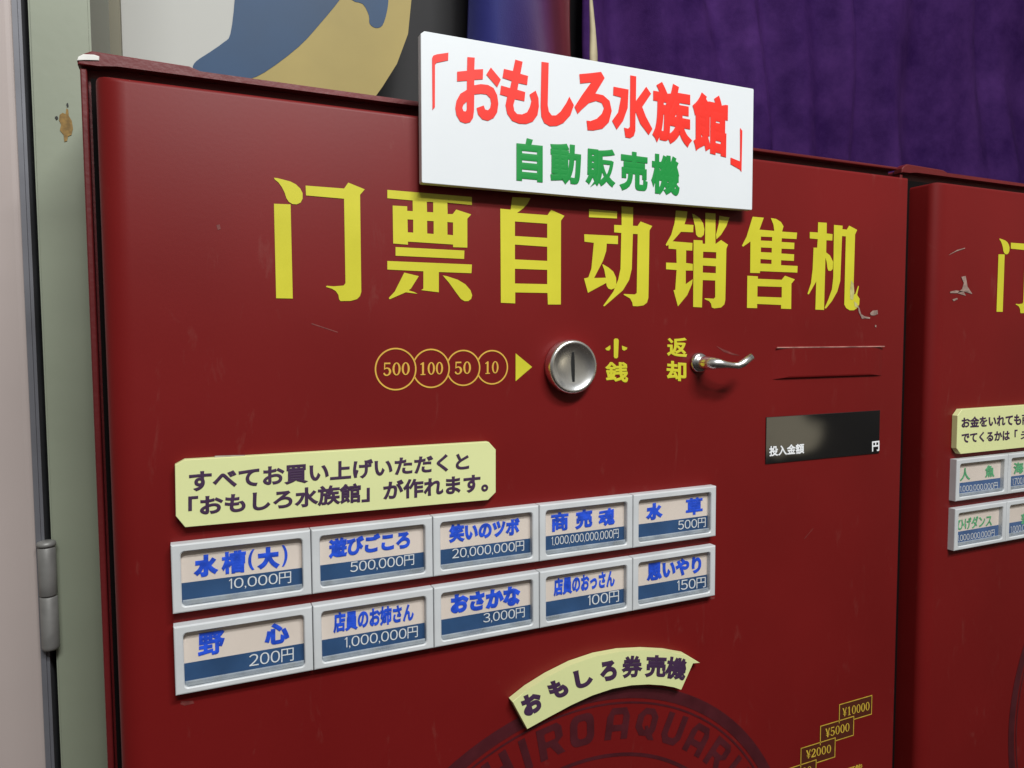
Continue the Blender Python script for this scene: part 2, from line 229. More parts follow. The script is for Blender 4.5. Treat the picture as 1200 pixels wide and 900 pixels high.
# ------------------------------------------------------------------ writing
P={'title':[[42.63,86.28,44.2,86.26,47.33,85.72,50.89,85.04,53.66,83.81,55.86,81.77,57.02,79.4,56.95,76.52,55.86,74.39,53.82,73.34,51.66,73.35,49.85,74.36,48.7,76.07,47.81,79.09,46.46,81.83,44.78,84.12,43,85.43],[42.31,72.83,50.7,73.11,50.7,23.52,42.25,23.52],[58.64,83.56,79,83.64,81.35,87.02,90.29,84.12,87.65,80.94,87.39,27.93,86.66,25.59,84.9,23.83,81.43,22.82,75.88,22.64,75.14,23.65,74.85,25.94,73.45,28.03,71.37,29.26,68.29,30.11,68.56,30.79,72.24,30.55,77.74,31.12,78.79,32.43,78.89,78.17,58.78,78.39],[102.97,84.86,153.37,84.72,153.32,80.12,138.16,80.38,138.26,73.84,141.41,74.05,143.52,76.8,152.81,74.63,150.39,71.92,150.23,55.19,141.39,55.02,141.4,56.55,114.38,56.86,114.36,55.13,105.86,55.36,105.85,76.4,114.24,76.59,114.2,74.05,117.46,74.1,117.46,80.11,102.9,80.25],[125.77,79.98,129.63,80.09,129.56,74.26,125.87,74.18],[114.3,69.29,117.65,69.34,117.55,62.07,114.37,62.05],[125.81,69.19,129.76,69.27,129.67,61.99,125.81,62.03],[138.03,69.28,141.54,69.24,141.46,61.89,138.04,62.04],[107.18,53.46,148.38,53.39,148.15,48.51,107.11,48.62],[102.35,45.47,153,45.45,152.68,40.36,132.52,40.36,132.38,28.7,131.9,25.72,130.09,23.74,126.98,22.93,121.53,22.83,120.67,23.82,120.52,25.91,119.59,27.57,117.6,28.53,114.68,29.29,114.86,29.96,121.8,29.71,123.12,30.58,123.25,40.46,102.27,40.72],[111.99,39.33,120.51,37.62,115.73,30.4,112.69,28.25,103.27,24.08,102.86,24.9,106.3,28.51],[134.9,38.5,137.41,38.16,144.18,36.24,148.74,33.8,151.94,30.44,153.02,27.44,152.35,25.27,150.49,23.94,148.18,23.9,145.9,25.14,143.19,28.51,138.72,34.37],[171.47,79.23,178.21,79.13,179.34,86.72,191.52,86.98,189.19,83.18,186.42,80.35,182.47,77.46,203,77.5,205.57,80.85,214.78,77.85,212.36,74.74,212.18,22.93,203.14,22.79,202.87,29.9,180.93,29.74,180.89,23.1,171.45,23.35],[180.98,72.28,202.8,72.3,202.78,63.59,180.93,63.58],[180.9,58.48,202.76,58.22,202.74,49.56,180.85,49.58],[180.82,43.97,202.72,44.08,202.7,35.3,180.77,35.12],[232.38,83.2,253.12,83.15,253.03,78.69,232.38,78.14],[228.9,67.29,253.9,67.62,253.82,62.35,245.46,62.28,245.06,57.55,242.73,51.34,236.15,40.13,244.8,40.57,243.76,45.27,242.22,48.7,242.73,49.07,246.84,47.13,250.46,44.62,252.55,40.73,252.77,35.88,251.53,34.08,248.94,33.13,246.88,33.61,245.53,35.24,245.12,37.25,231.63,30.63,228.82,39.56,231.92,40.35,234.12,45.79,235.91,62.32,229.1,62.66],[256.53,86.62,265.34,86.62,265.2,74.78,268.81,74.82,271.14,77.89,280.32,75.51,278.17,72.52,277.61,28.41,276.54,25.22,273.85,23.37,269,22.67,265.48,22.79,265.04,25.03,263.32,27.68,258.34,29.98,258.55,30.52,266.82,30.34,268.42,31.37,268.94,69.59,265.22,69.56,264.5,46.89,262.52,39.7,257.81,32.9,243.82,22.29,242.9,22.63,250.5,31.85,254.12,39.45,255.86,46.58,256.39,69.69,250.99,69.73,250.98,74.45,256.58,74.61],[299.22,86.88,308.6,86.9,307.99,82.88,306.39,78.18,313.78,78.19,313.62,73.28,303.49,73.06,296.71,66.35,313.15,66.12,312.99,60.94,307.9,60.88,307.88,52.43,313.53,52.02,313.59,47.54,307.71,47.34,307.81,38.23,313.65,41.72,313.13,38.56,309.11,30.83,301.49,23.09,297.78,33.88,299.19,34.18,300.15,47.43,291.61,47.66,291.57,52.05,300.1,52.12,299.8,61.22,293.53,61.36,293.4,63.9,291.9,63.04,291.14,63.88,295.59,70.69,298.22,78.74],[312.59,85.66,314.59,85.26,319.08,83.15,321.93,79.75,323.1,75.79,322.59,72.17,320.36,70.25,317.89,70.3,316.09,71.81,315.24,77.12],[323.75,87.03,332.38,87.16,332.67,66.38,337.47,69.35,343.55,66.47,342.19,63.66,341.8,28.31,341.03,25.07,338.15,22.9,332.38,22.18,330.07,22.79,329.46,25.34,327.72,27.13,323.72,28.42,324.05,29.06,331.71,28.85,332.96,29.97,332.8,41.38,322.08,41.34,321.64,22.67,314.21,22.92,314.01,68.13,321.51,68.25,321.76,66.02,323.79,66.12],[322.17,60.64,333.44,60.79,333.39,56.43,322.11,56.41],[322.06,51.27,333.23,51.15,333.19,46.41,322.01,46.49],[335.73,85.76,344.54,85.24,341.96,79.16,337.41,72.98,333.43,69.59,333.04,72.74,335.23,80.12],[365.29,87.09,375.47,87.06,371.66,78.41,385.42,78.33,384.52,82.83,382,87.22,386.98,86.93,391.68,85.03,394.09,82.09,392.77,78.22,407.23,78.32,406.74,73.66,392.64,73.45,392.46,70.79,404.78,70.88,404.65,66.23,392.57,66.02,392.41,62.56,404.73,62.48,404.61,57.74,392.28,57.69,392.36,54.14,408.29,54.21,408.17,49.36,372.79,49.21,372.59,47.8,363.77,47.68,363.59,69.66,356.98,65.71,355.97,66.35,359.96,72.75],[373.12,73.63,383.55,73.84,383.49,71.03,373.06,70.84],[373.26,65.98,383.36,66.11,383.31,62.77,373.21,62.67],[372.97,57.77,383.3,57.67,383.25,54.68,373.03,54.63],[361.23,45.6,370.82,45.47,370.85,43.73,393.17,43.69,396.29,46.73,405.88,44.34,402.6,41.11,402.79,22.7,393.04,22.83,392.98,25.51,370.51,25.86,370.56,22.88,361.3,22.92],[370.61,38.48,393.41,38.54,393.46,30.88,370.64,31.04],[427.75,87.06,436.48,87.25,436.57,79.38,442.63,79.18,442.53,74.42,436.47,74.28,436.48,65.32,440.41,63.3,443.83,58.58,443.62,53.25,441.59,51.76,439.15,51.86,438.14,53.5,437.16,58.31,435.87,61.34,435.49,22.47,426.71,22.62,427,43.46,419.9,33.73,418.48,34.05,421.82,42,423.2,52.52,423.74,68.23,427.29,68.4,427.72,74.7,419.8,74.8,419.68,79.47,427.71,79.58],[443.89,86.13,452.85,86.05,452.68,83.46,457.26,83.38,459.66,86.54,468.27,83.83,466.12,80.3,465.68,34.18,467.92,35.32,470.52,41.36,471.42,41.02,469.73,34.27,472.49,31.6,472.25,27.04,469.79,24.28,466.67,22.6,462.25,22.54,458.44,24.12,456.36,26.79,456.42,78.26,452.46,78.22,451.61,44.61,448.76,36.5,443.45,29.26,437.52,23.56,435.93,23.8,439.75,30.52,443.19,38.15,444.28,47.07]],'titlemen':[[42.63,86.28,44.2,86.26,47.33,85.72,50.89,85.04,53.66,83.81,55.86,81.77,57.02,79.4,56.95,76.52,55.86,74.39,53.82,73.34,51.66,73.35,49.85,74.36,48.7,76.07,47.81,79.09,46.46,81.83,44.78,84.12,43,85.43],[42.31,72.83,50.7,73.11,50.7,23.52,42.25,23.52],[58.64,83.56,79,83.64,81.35,87.02,90.29,84.12,87.65,80.94,87.39,27.93,86.66,25.59,84.9,23.83,81.43,22.82,75.88,22.64,75.14,23.65,74.85,25.94,73.45,28.03,71.37,29.26,68.29,30.11,68.56,30.79,72.24,30.55,77.74,31.12,78.79,32.43,78.89,78.17,58.78,78.39]],'signred':[[127.03,157.03,127.71,158.51,129.79,159.53,136.64,161.51,136.42,157.28,129.73,154.97,128.72,153.81,128.36,130.54,126.93,128.89],[147.91,160.82,152.4,161.19,152.08,154.51,157.48,155.53,157.26,149.86,152.03,148.81,151.91,145.78,156.01,146.98,160.4,147.1,163.93,145.83,166.13,142.1,166.81,137.36,166.06,132.43,163.8,128.94,160.24,126.91,156.72,127.29,154.12,129.78,153.28,133.26,157.67,135.24,158.53,133.11,160.29,132.85,161.63,134.3,162.27,137.19,161.67,139.92,159.48,141.63,155.97,141.56,151.95,140.64,151.7,131.47,151.05,127.42,149.29,124.82,146.27,123.83,143.27,124.51,141,127.79,140.36,131.65,141.09,135.67,143.43,139.9,147.48,142.65,147.53,147.7,141.62,146.49,141.68,151.82,147.67,153.24],[147.33,136.08,147.29,131.72,146.59,130.45,145.3,130.52,144.63,132.18,145.34,134.24],[162.25,157.18,168.43,151.26,166.16,146.53,159.39,152.78],[177.71,163.9,182.45,163.4,180.95,156.27,185.92,155.76,185.25,150.51,179.73,150.81,178.98,146.89,184.03,146.26,183.45,140.95,177.4,141.31,176.28,137.75,176.9,134.57,178.72,133,181.94,133.14,185.18,134.77,187.05,138.29,187.99,141.69,186.8,145.23,190.82,147.99,192.67,143.95,192.94,139.03,191.98,133.95,188.88,129.86,184.68,127.97,180.07,127.6,175.5,128.7,172.35,132.39,171.3,137.12,172.41,142.12,167.83,142.73,168.58,147.9,174.25,147.22,175.27,151.41,169.51,152.38,170.44,157.58,176.12,157.2],[194.72,165.23,199.53,165.38,198.8,140.59,199.55,136.94,201.46,134.93,204.33,135.27,207.42,137.91,211.3,143.43,213.45,147.49,216.58,142.84,214.23,136.63,209.35,131.42,204.99,129.15,200.2,128.44,196.4,129.91,194.52,133.43,194.07,139.17],[220.32,161.74,228.07,163.44,235.63,165.29,238.18,161.89,231.61,151.75,237.18,151.45,241.8,148.61,243.36,142.75,241.32,135.58,236.72,131.16,230.13,129.29,226.11,129.01,225.4,134.74,228.11,134.72,232.64,136.71,236.19,140.15,237.71,143.78,236.18,146.6,232.12,147.36,227.09,145.44,222.11,140.99,219.14,137.91,216.97,141.87,222.11,149.47,228.58,157.99,220.92,156.25],[256.82,166.26,261.27,166.19,261.14,151.09,268.79,160.91,272.5,156.99,265.86,147.99,268.7,142.33,273.75,135.09,270.94,131.03,264.43,137.39,260.86,144.46,260.82,132.57,259.77,129.36,257.02,127.56,253.43,127.7,252.35,133.54,255.4,133.27,256.77,134.75],[244.55,157.61,255.6,157.37,255.03,145.94,251.7,137.66,247.03,131.71,243.59,136.71,248.03,142.46,250.07,151.85,244.36,152.4],[345.04,143.91,347.04,142.24,346.78,114.59,345.26,116.17,337.24,118.95,337.17,123.39,345.42,121.62]],'small':[[250.95,0.89,251.91,1.66,253.86,1.54,254.71,0.6,254.24,-10.5,253.26,-11.32,251.64,-11.19,250.98,-10.18],[244.53,-4.86,248.25,-2.69,248.51,-4.9,247.42,-6.16,245.49,-5.97],[257.14,-3.03,261.42,-4.45,260.77,-5.56,258.8,-6.38,257.35,-5.53]],'arrow':[[181.01,-7.16,192.13,-15.7,180.91,-24.18]]}
T=[('signred','族',0.05,[273.41,165.52,304.67,165.8,305.14,125.14,273.69,127.31]),('signred','館',0.05,[304.92,163.56,334.49,162.85,334.4,121.99,305.37,125.16]),('signgreen','自',0.045,[178.21,119.71,195.42,120.03,195.34,94.74,178.07,94.65]),('signgreen','動',0.045,[200.44,119.37,221.79,119.38,221.03,94.81,200.38,95.16]),('signgreen','販',0.045,[225.09,119.16,246.19,119.23,246.28,94.65,224.55,94.81]),('signgreen','売',0.045,[249.06,119.53,270.4,119.24,270.33,94.89,249.16,94.59]),('signgreen','機',0.045,[272.91,119.98,295.19,119.7,295.45,94.03,273.09,94.32]),('small','銭',0.03,[244.42,-13.51,262,-13.8,262.06,-27.43,244.45,-25.66]),('small','返',0.03,[292.66,1.99,309.44,1.95,309.59,-11.84,292.77,-10.17]),('small','却',0.035,[292.52,-13.32,308.9,-14.45,309.05,-28.17,292.63,-26.28]),('tag','使用可能',0.03,[454.07,-341.42,487.5,-342.56,487.72,-349.3,454.26,-348.0]),('yel','すべてお買い上げいただくと',0.034,[-2.34,-64.35,148.37,-64.96,148.27,-75.51,-2.65,-75.15]),('yel','「おもしろ水族館」が作れます。',0.036,[-3.06,-77.12,160.43,-77.96,160.34,-89.81,-3.37,-87.78]),('yel2','お金をいれても',0.036,[589.41,-65.41,669.42,-65.87,670.01,-76.02,589.84,-74.39]),('yel2','でてくるかは「',0.036,[590.02,-78.25,665.15,-79.98,665.68,-89.28,590.47,-87.59]),('yel2','商品が出ない時は',0.024,[670.5,-65.92,777.41,-66.85,778.19,-77.7,671.09,-76.08]),('yel2','未定」です。',0.024,[669.18,-80.2,778.51,-82.05,779.24,-92.22,669.72,-89.53]),('arc','お',0.07,[179.66,-220.31,192.96,-217.31,197.46,-230.73,184.03,-233.8]),('arc','も',0.07,[197.75,-214.77,209.89,-212.79,215.67,-225.16,203.15,-226.97]),('arc','し',0.07,[217.29,-210.91,230.49,-210.11,233.06,-222.54,220.16,-223.28]),('arc','ろ',0.07,[236.62,-208.45,249.22,-208.9,250.98,-222.73,238.19,-221.87]),('arc','券',0.045,[254.23,-207.54,270.62,-209.91,270.72,-224.94,253.89,-222.74]),('arc','売',0.045,[273.08,-210.13,290.46,-213.97,289.47,-229.28,272.09,-225.45]),('arc','機',0.045,[291.03,-214.43,308.25,-219.71,305.23,-234.86,288.49,-229.44]),('disp','投入金額',0.03,[383.21,-77.16,417.31,-77.13,417.5,-84.88,383.37,-84.89]),('disp','円',0.03,[489.04,-80.31,497.2,-80.1,497.49,-88.32,489.31,-88.28]),('n0','水',0.075,[-1.54,-108.74,10.3,-108.71,9.98,-120.35,-1.86,-120.03]),('n0','槽',0.042,[11.53,-108.6,23.72,-108.36,23.41,-120.51,11.53,-120.23]),('n0','(',0.03,[24.78,-109.04,27.97,-108.75,27.7,-119.72,24.5,-120.11]),('n0','大',0.075,[28.68,-108.5,40.8,-108.4,40.51,-120.77,29.16,-120.06]),('n0',')',0.03,[41.79,-108.38,44.76,-108.39,44.49,-119.91,41.52,-120.07]),('p0','10,000円',0.004,[15,-122.75,46.28,-123.1,46.13,-129.97,14.83,-128.99]),('n1','遊びごころ',0.06,[66.59,-107.75,112.7,-107.75,112.54,-119.18,66.36,-119.17]),('p1','500,000円',0.004,[78.04,-122.11,114.87,-122.48,114.78,-129.16,77.91,-128.94]),('n2','笑いのツボ',0.06,[136.2,-107.61,182.35,-107.93,182.29,-119.29,136.08,-118.69]),('p2','20,000,000円',0.004,[138.17,-122.16,185.13,-122.83,185.1,-129.62,138.1,-128.85]),('n3','商',0.042,[203.97,-107.5,216.38,-107.68,216.37,-119.77,203.94,-119.78]),('n3','売',0.055,[221.07,-108.16,233.87,-107.8,233.89,-119.85,221.07,-120.3]),('n3','魂',0.045,[238.46,-109.15,250.74,-108.37,250.78,-120.25,238.48,-120.36]),('p3','1,000,000,000,000円',0.004,[204.18,-122.74,253.68,-123.19,253.7,-129.68,204.16,-128.96]),('n4','水',0.075,[275.02,-109.05,288.8,-108.66,288.9,-120.12,275.1,-120.27]),('n4','草',0.042,[307.92,-108.37,322.19,-108.28,322.34,-120.31,308.05,-120.25]),('p4','500円',0.004,[301.34,-122.86,324.89,-123.22,324.98,-129.87,301.41,-129.74]),('n5','野',0.04,[-0.59,-149.43,12.29,-149.48,11.96,-161.9,-0.95,-161.87]),('n5','心',0.058,[31.97,-150.21,44.8,-150.25,44.54,-161.9,31.68,-162.05]),('p5','200円',0.004,[23.87,-164.94,46.67,-165.34,46.51,-172.58,23.7,-171.87]),('n6','店員のお姉さん',0.048,[68.24,-149.56,114.34,-150.94,114.19,-162.05,68,-161.45]),('p6','1,000,000円',0.004,[74.22,-164.48,116.47,-165.14,116.38,-172.25,74.09,-171.3]),('n7','おさかな',0.07,[136.94,-149.98,182.51,-150.41,182.45,-162.97,136.81,-161.68]),('p7','3,000円',0.004,[157.6,-164.35,185.32,-164.87,185.29,-171.73,157.55,-171.04]),('n8','店員のおっさん',0.05,[205.69,-149.74,250.89,-149.85,250.93,-161.87,205.66,-161.51]),('p8','100円',0.004,[230.51,-164.28,254.11,-164.4,254.14,-172.11,230.52,-171.5]),('n9','思いやり',0.058,[275.98,-149.18,321.53,-149.77,321.69,-161.91,276.06,-161.81]),('p9','150円',0.004,[301.04,-164.43,325.45,-165.47,325.54,-172.8,301.12,-172.21]),('m0','人',0.03,[593.36,-109.45,606.91,-109.68,607.44,-120.38,593.89,-120.55]),('m0','魚',0.04,[626.28,-109.51,639.13,-109.65,639.72,-120.58,626.84,-120.35]),('q0','1,000,000,000円',0.004,[594.08,-124.47,644.41,-125.5,644.75,-131.93,594.36,-130.36]),('m2','ひげダンス',0.03,[592.23,-152.52,638.08,-153.19,638.66,-164.21,592.72,-162.89]),('q2','1,000,000,000円',0.004,[592.9,-166.84,642.22,-167.48,642.55,-173.62,593.2,-173.11]),('m1','海',0.035,[665.5,-109.93,679.84,-109.96,680.46,-120.49,666.11,-120.53]),('q1','1,700,000,000円',0.004,[664.95,-123.84,709.05,-124,709.49,-131.05,665.34,-130.7]),('m3','藻',0.035,[679.06,-157.44,692.87,-157.82,693.46,-167.67,679.63,-167.19]),('q3','1,000,000,000円',0.004,[664.7,-166.93,711.81,-168.26,712.25,-175.38,665.09,-173.85])]
DIG=[('coin','500',[99.11,-11.5,114.47,-11.43,114.37,-18.77,98.99,-19.05]),('coin','100',[120.72,-11.7,134.49,-11.6,134.4,-18.91,120.62,-19.08]),('coin','50',[141.69,-11.72,151.88,-11.55,151.81,-18.98,141.61,-19.25]),('coin','10',[160.97,-11.86,169.67,-11.66,169.62,-19.05,160.91,-19.36]),('tag','¥10000',[463.75,-291.61,493.99,-292.43,494.24,-299.7,463.96,-298.63]),('tag','¥5000',[445.7,-304.19,471.91,-305.09,472.13,-312.07,445.9,-311.51]),('tag','¥2000',[425.71,-316.82,452.18,-318.18,452.38,-325.09,425.88,-323.69]),('tag','¥1000',[406.23,-329.04,431.74,-330.46,431.92,-337.29,406.39,-335.73])]
YELO=[-8.67,-60.83,-4.32,-58.56,161.13,-59.77,165.51,-64.68,165.32,-90.52,160.3,-94.71,-4.93,-92.86,-9.05,-86.75]
ARCT=[175.14,-221.79,185.74,-216.09,200.18,-210.66,217.47,-206.14,235.28,-204.13,253.65,-204.5,272.64,-207.14,290.85,-211.29,306.72,-216.63,318.59,-224.74]
ARCB=[312.38,-223.53,302.69,-240.76,296.64,-237.33,286.7,-234.09,275.56,-231.22,261.94,-229.02,247.32,-228.34,231.79,-229.68,216.66,-232.67,199.49,-237.27,185.17,-241.52]
BLUE=[48.82,349.39,48.19,325.67,43.55,293.3,37.28,284.38,24.27,272.9,12.96,263.36,9.84,256.67,15.59,252.82,36.42,252.64,53.92,251.91,73.62,261.95,106.32,291.33,127.46,317.05,147.33,343.81,157.93,362.49]
DROP=[153.63,361.67,159.34,346.01,170.56,343.84,176.51,333.89,177.25,325.52,183.37,322.3,190.54,326.07,195.23,339.73,197.24,352.94,197.51,370.09]
TAN=[53.92,251.91,73.62,261.95,106.32,291.33,127.46,317.05,147.33,343.81,157.93,362.49,220.24,374.46,221.84,357.44,217.66,321.96,205.29,289.59,189.54,263.95,177.67,246.85,129.99,236.57,53.55,237.43]

def pairs(f): return [(f[i], f[i+1]) for i in range(0, len(f), 2)]
def curve_mesh(splines):
    """flat filled shape; an outline inside another is a hole"""
    c = bpy.data.curves.new('c', 'CURVE'); c.dimensions = '2D'; c.fill_mode = 'FRONT'
    for s in splines:
        k = c.splines.new('POLY'); k.points.add(len(s)-1); k.use_cyclic_u = True
        for p, q in zip(k.points, s): p.co = (q[0], q[1], 0, 1)
    o = bpy.data.objects.new('c', c); COL.objects.link(o); bpy.context.view_layer.update()
    me = bpy.data.meshes.new_from_object(o.evaluated_get(bpy.context.evaluated_depsgraph_get()))
    bpy.data.objects.remove(o); bpy.data.curves.remove(c); return me
GC = {}
def glyphs(t, bold):
    """outline letters of a text as ([points], [faces]), box-normalised to 0..1"""
    if (t, bold) in GC: return GC[(t, bold)]
    c = bpy.data.curves.new('t', 'FONT'); c.body = t; c.size = 1; c.resolution_u = 5; c.bevel_depth = bold; c.bevel_resolution = 0
    o = bpy.data.objects.new('t', c); COL.objects.link(o); bpy.context.view_layer.update()
    me = bpy.data.meshes.new_from_object(o.evaluated_get(bpy.context.evaluated_depsgraph_get()))
    bpy.data.objects.remove(o); bpy.data.curves.remove(c)
    GC[(t, bold)] = norm(me); return GC[(t, bold)]
def norm(me):
    xs = [q.co.x for q in me.vertices]; ys = [q.co.y for q in me.vertices]; zs = [q.co.z for q in me.vertices]
    x0, x1, y0, y1, z1 = min(xs), max(xs), min(ys), max(ys), max(max(zs), 1e-6)
    r = ([((q.co.x-x0)/(x1-x0), (q.co.y-y0)/(y1-y0), q.co.z/z1) for q in me.vertices], [tuple(p.vertices) for p in me.polygons])
    bpy.data.meshes.remove(me); return r
def digit_shapes(t):
    """small slab-serif figures"""
    out = []; x = 0
    def el(cx, cy, a, b, n=18): return [(cx+a*math.cos(2*math.pi*k/n), cy+b*math.sin(2*math.pi*k/n)) for k in range(n)]
    for ch in t:
        if ch == '0': out += [el(x+.3,.5,.27,.5), el(x+.3,.5,.135,.42)]
        elif ch == '1': out += [[(x+.12,0),(x+.48,0),(x+.48,.08),(x+.37,.08),(x+.37,1),(x+.28,1),(x+.10,.86),(x+.13,.8),(x+.23,.84),(x+.23,.08),(x+.12,.08)]]
        elif ch == '5': out += [[(x+.10,1),(x+.50,1),(x+.50,.88),(x+.17,.88),(x+.155,.60),(x+.30,.64),(x+.46,.58),(x+.55,.42),(x+.56,.28),(x+.48,.1),(x+.34,0),(x+.2,0),(x+.08,.08),(x+.04,.2),(x+.12,.26),(x+.18,.14),(x+.28,.08),(x+.38,.16),(x+.415,.32),(x+.38,.48),(x+.28,.55),(x+.15,.5),(x+.09,.46)]]
        elif ch == '2': out += [[(x+.04,0),(x+.54,0),(x+.56,.24),(x+.49,.24),(x+.46,.13),(x+.2,.13),(x+.45,.45),(x+.53,.62),(x+.53,.8),(x+.42,.96),(x+.28,1),(x+.14,.95),(x+.05,.82),(x+.05,.7),(x+.15,.68),(x+.19,.86),(x+.28,.92),(x+.38,.85),(x+.39,.68),(x+.28,.45),(x+.04,.12)]]
        elif ch == '¥': out += [[(x+.24,0),(x+.38,0),(x+.38,.2),(x+.52,.2),(x+.52,.27),(x+.38,.27),(x+.38,.37),(x+.52,.37),(x+.52,.44),(x+.40,.44),(x+.58,1),(x+.46,1),(x+.33,.53),(x+.18,1),(x+.02,1),(x+.22,.44),(x+.10,.44),(x+.10,.37),(x+.24,.37),(x+.24,.27),(x+.10,.27),(x+.10,.2),(x+.24,.2)]]
        x += .61
    return out
def block(ch):
    """heavy squarish capitals"""
    rr = lambda a, b, c, d, r: rrect(a, b, c, d, r, 4)
    if ch in 'OQ':
        sh = [rr(0,0,1,1,.3), rr(.3,.22,.7,.78,.14)]
        if ch == 'Q': sh = [[(.28,0),(.6,0),(.76,-.13),(1.04,-.13),(.9,.06),(1,.26),(1,.72),(.72,1),(.28,1),(0,.72),(0,.28)], [(.3,.36),(.42,.22),(.52,.22),(.44,.34),(.58,.38),(.68,.26),(.7,.36),(.7,.68),(.6,.78),(.4,.78),(.3,.68)]]
    elif ch == 'A': sh = [[(0,0),(.29,0),(.29,.26),(.71,.26),(.71,0),(1,0),(1,.72),(.82,1),(.18,1),(0,.72)], rr(.29,.46,.71,.79,.06)]
    elif ch == 'R': sh = [[(0,0),(.29,0),(.29,.34),(.45,.34),(.70,0),(1,0),(.76,.38),(1,.52),(1,.84),(.84,1),(0,1)], rr(.29,.53,.71,.8,.06)]
    elif ch == 'U': sh = [[(0,1),(0,.25),(.22,0),(.78,0),(1,.25),(1,1),(.71,1),(.71,.3),(.62,.22),(.38,.22),(.29,.3),(.29,1)]]
    elif ch == 'H': sh = [[(0,0),(.29,0),(.29,.38),(.71,.38),(.71,0),(1,0),(1,1),(.71,1),(.71,.6),(.29,.6),(.29,1),(0,1)]]
    elif ch == 'M': sh = [[(0,0),(.23,0),(.23,.55),(.5,.2),(.77,.55),(.77,0),(1,0),(1,1),(.78,1),(.5,.58),(.22,1),(0,1)]]
    elif ch == 'I': sh = [[(0,0),(1,0),(1,1),(0,1)]]
    else: return glyphs(ch, .13)
    return norm(curve_mesh(sh))
def place(bm, g, quad, y, th=.06):
    """bilinear placing of a normalised shape in the corners TL TR BR BL (mm on the front), y in front of the lens side"""
    (a, b, c, d) = pairs(quad); vs = []
    for x, t, z in g[0]:
        u = (a[0]*(1-x)+b[0]*x)*t + (d[0]*(1-x)+c[0]*x)*(1-t)
        v = (a[1]*(1-x)+b[1]*x)*t + (d[1]*(1-x)+c[1]*x)*(1-t)
        vs.append(bm.verts.new(W(u, y-z*th, v)))
    for f in g[1]:
        try: bm.faces.new([vs[i] for i in f])
        except ValueError: pass
def flat(bm, splines, y):
    me = curve_mesh(splines)
    vs = [bm.verts.new(W(q.co.x, y, q.co.y)) for q in me.vertices]
    for p in me.polygons: bm.faces.new([vs[i] for i in p.vertices])
    bpy.data.meshes.remove(me)
def done(bm):
    for f in bm.faces:
        f.normal_update()
        if f.normal.y > 0: f.normal_flip()
    me = bpy.data.meshes.new('m'); bm.to_mesh(me); bm.free(); return me
def price_shape(t):
    """thin wide figures all as tall as the yen character"""
    V_, F_ = [], []; x = 0
    for ch in t:
        w_ = {'1':.2, ',':.1, '円':.84}.get(ch, .62); gl = norm(curve_mesh([[(.62,0),(1,0),(1,1),(.66,1),(0,.83),(.06,.75),(.62,.86)]])) if ch == '1' else glyphs(chr(ord(ch)+0xFEE0) if ch in '023457' else ch, 0.0)
        a = .17 if ch == '1' else 0
        y0, y1 = (-.13, .14) if ch == ',' else ((-.06, 1.0) if ch == '円' else (0, .96))
        k = len(V_); V_ += [(x+a+p*w_, y0+(y1-y0)*q, z) for p, q, z in gl[0]]; F_ += [tuple(i+k for i in f) for f in gl[1]]
        x += a+w_+(.13 if ch == '1' else .085)
    x0, x1 = min(p[0] for p in V_), max(p[0] for p in V_); z0, z1 = min(p[1] for p in V_), max(p[1] for p in V_)
    return [((p-x0)/(x1-x0), (q-z0)/(z1-z0), z) for p, q, z in V_], F_
def letters(group, y, only=None):
    bm = bmesh.new()
    for g, t, b, q in T:
        if g == group and (only is None or t in only): place(bm, price_shape(t) if g[0] in 'pq' and g[1:].isdigit() else glyphs(t, b), q, y)
    if group in P and (only is None or '小' in only): flat(bm, [pairs(s) for s in P[group]], y)
    if group in DIGS:
        for t, q in DIGS[group]: place(bm, norm(curve_mesh(digit_shapes(t))), q, y)
    return bm
DIGS = {}
for g, t, q in DIG: DIGS.setdefault(g, []).append((t, q))
def ring_arc(bm, cu, cv, r, wd, y, a0=0, a1=360, n=64):
    k = [math.radians(a0+(a1-a0)*i/n) for i in range(n+1)]
    A = [bm.verts.new(W(cu+(r+wd/2)*math.cos(t), y, cv+(r+wd/2)*math.sin(t))) for t in k]
    B = [bm.verts.new(W(cu+(r-wd/2)*math.cos(t), y, cv+(r-wd/2)*math.sin(t))) for t in k]
    for i in range(n): bm.faces.new((A[i], A[i+1], B[i+1], B[i]))

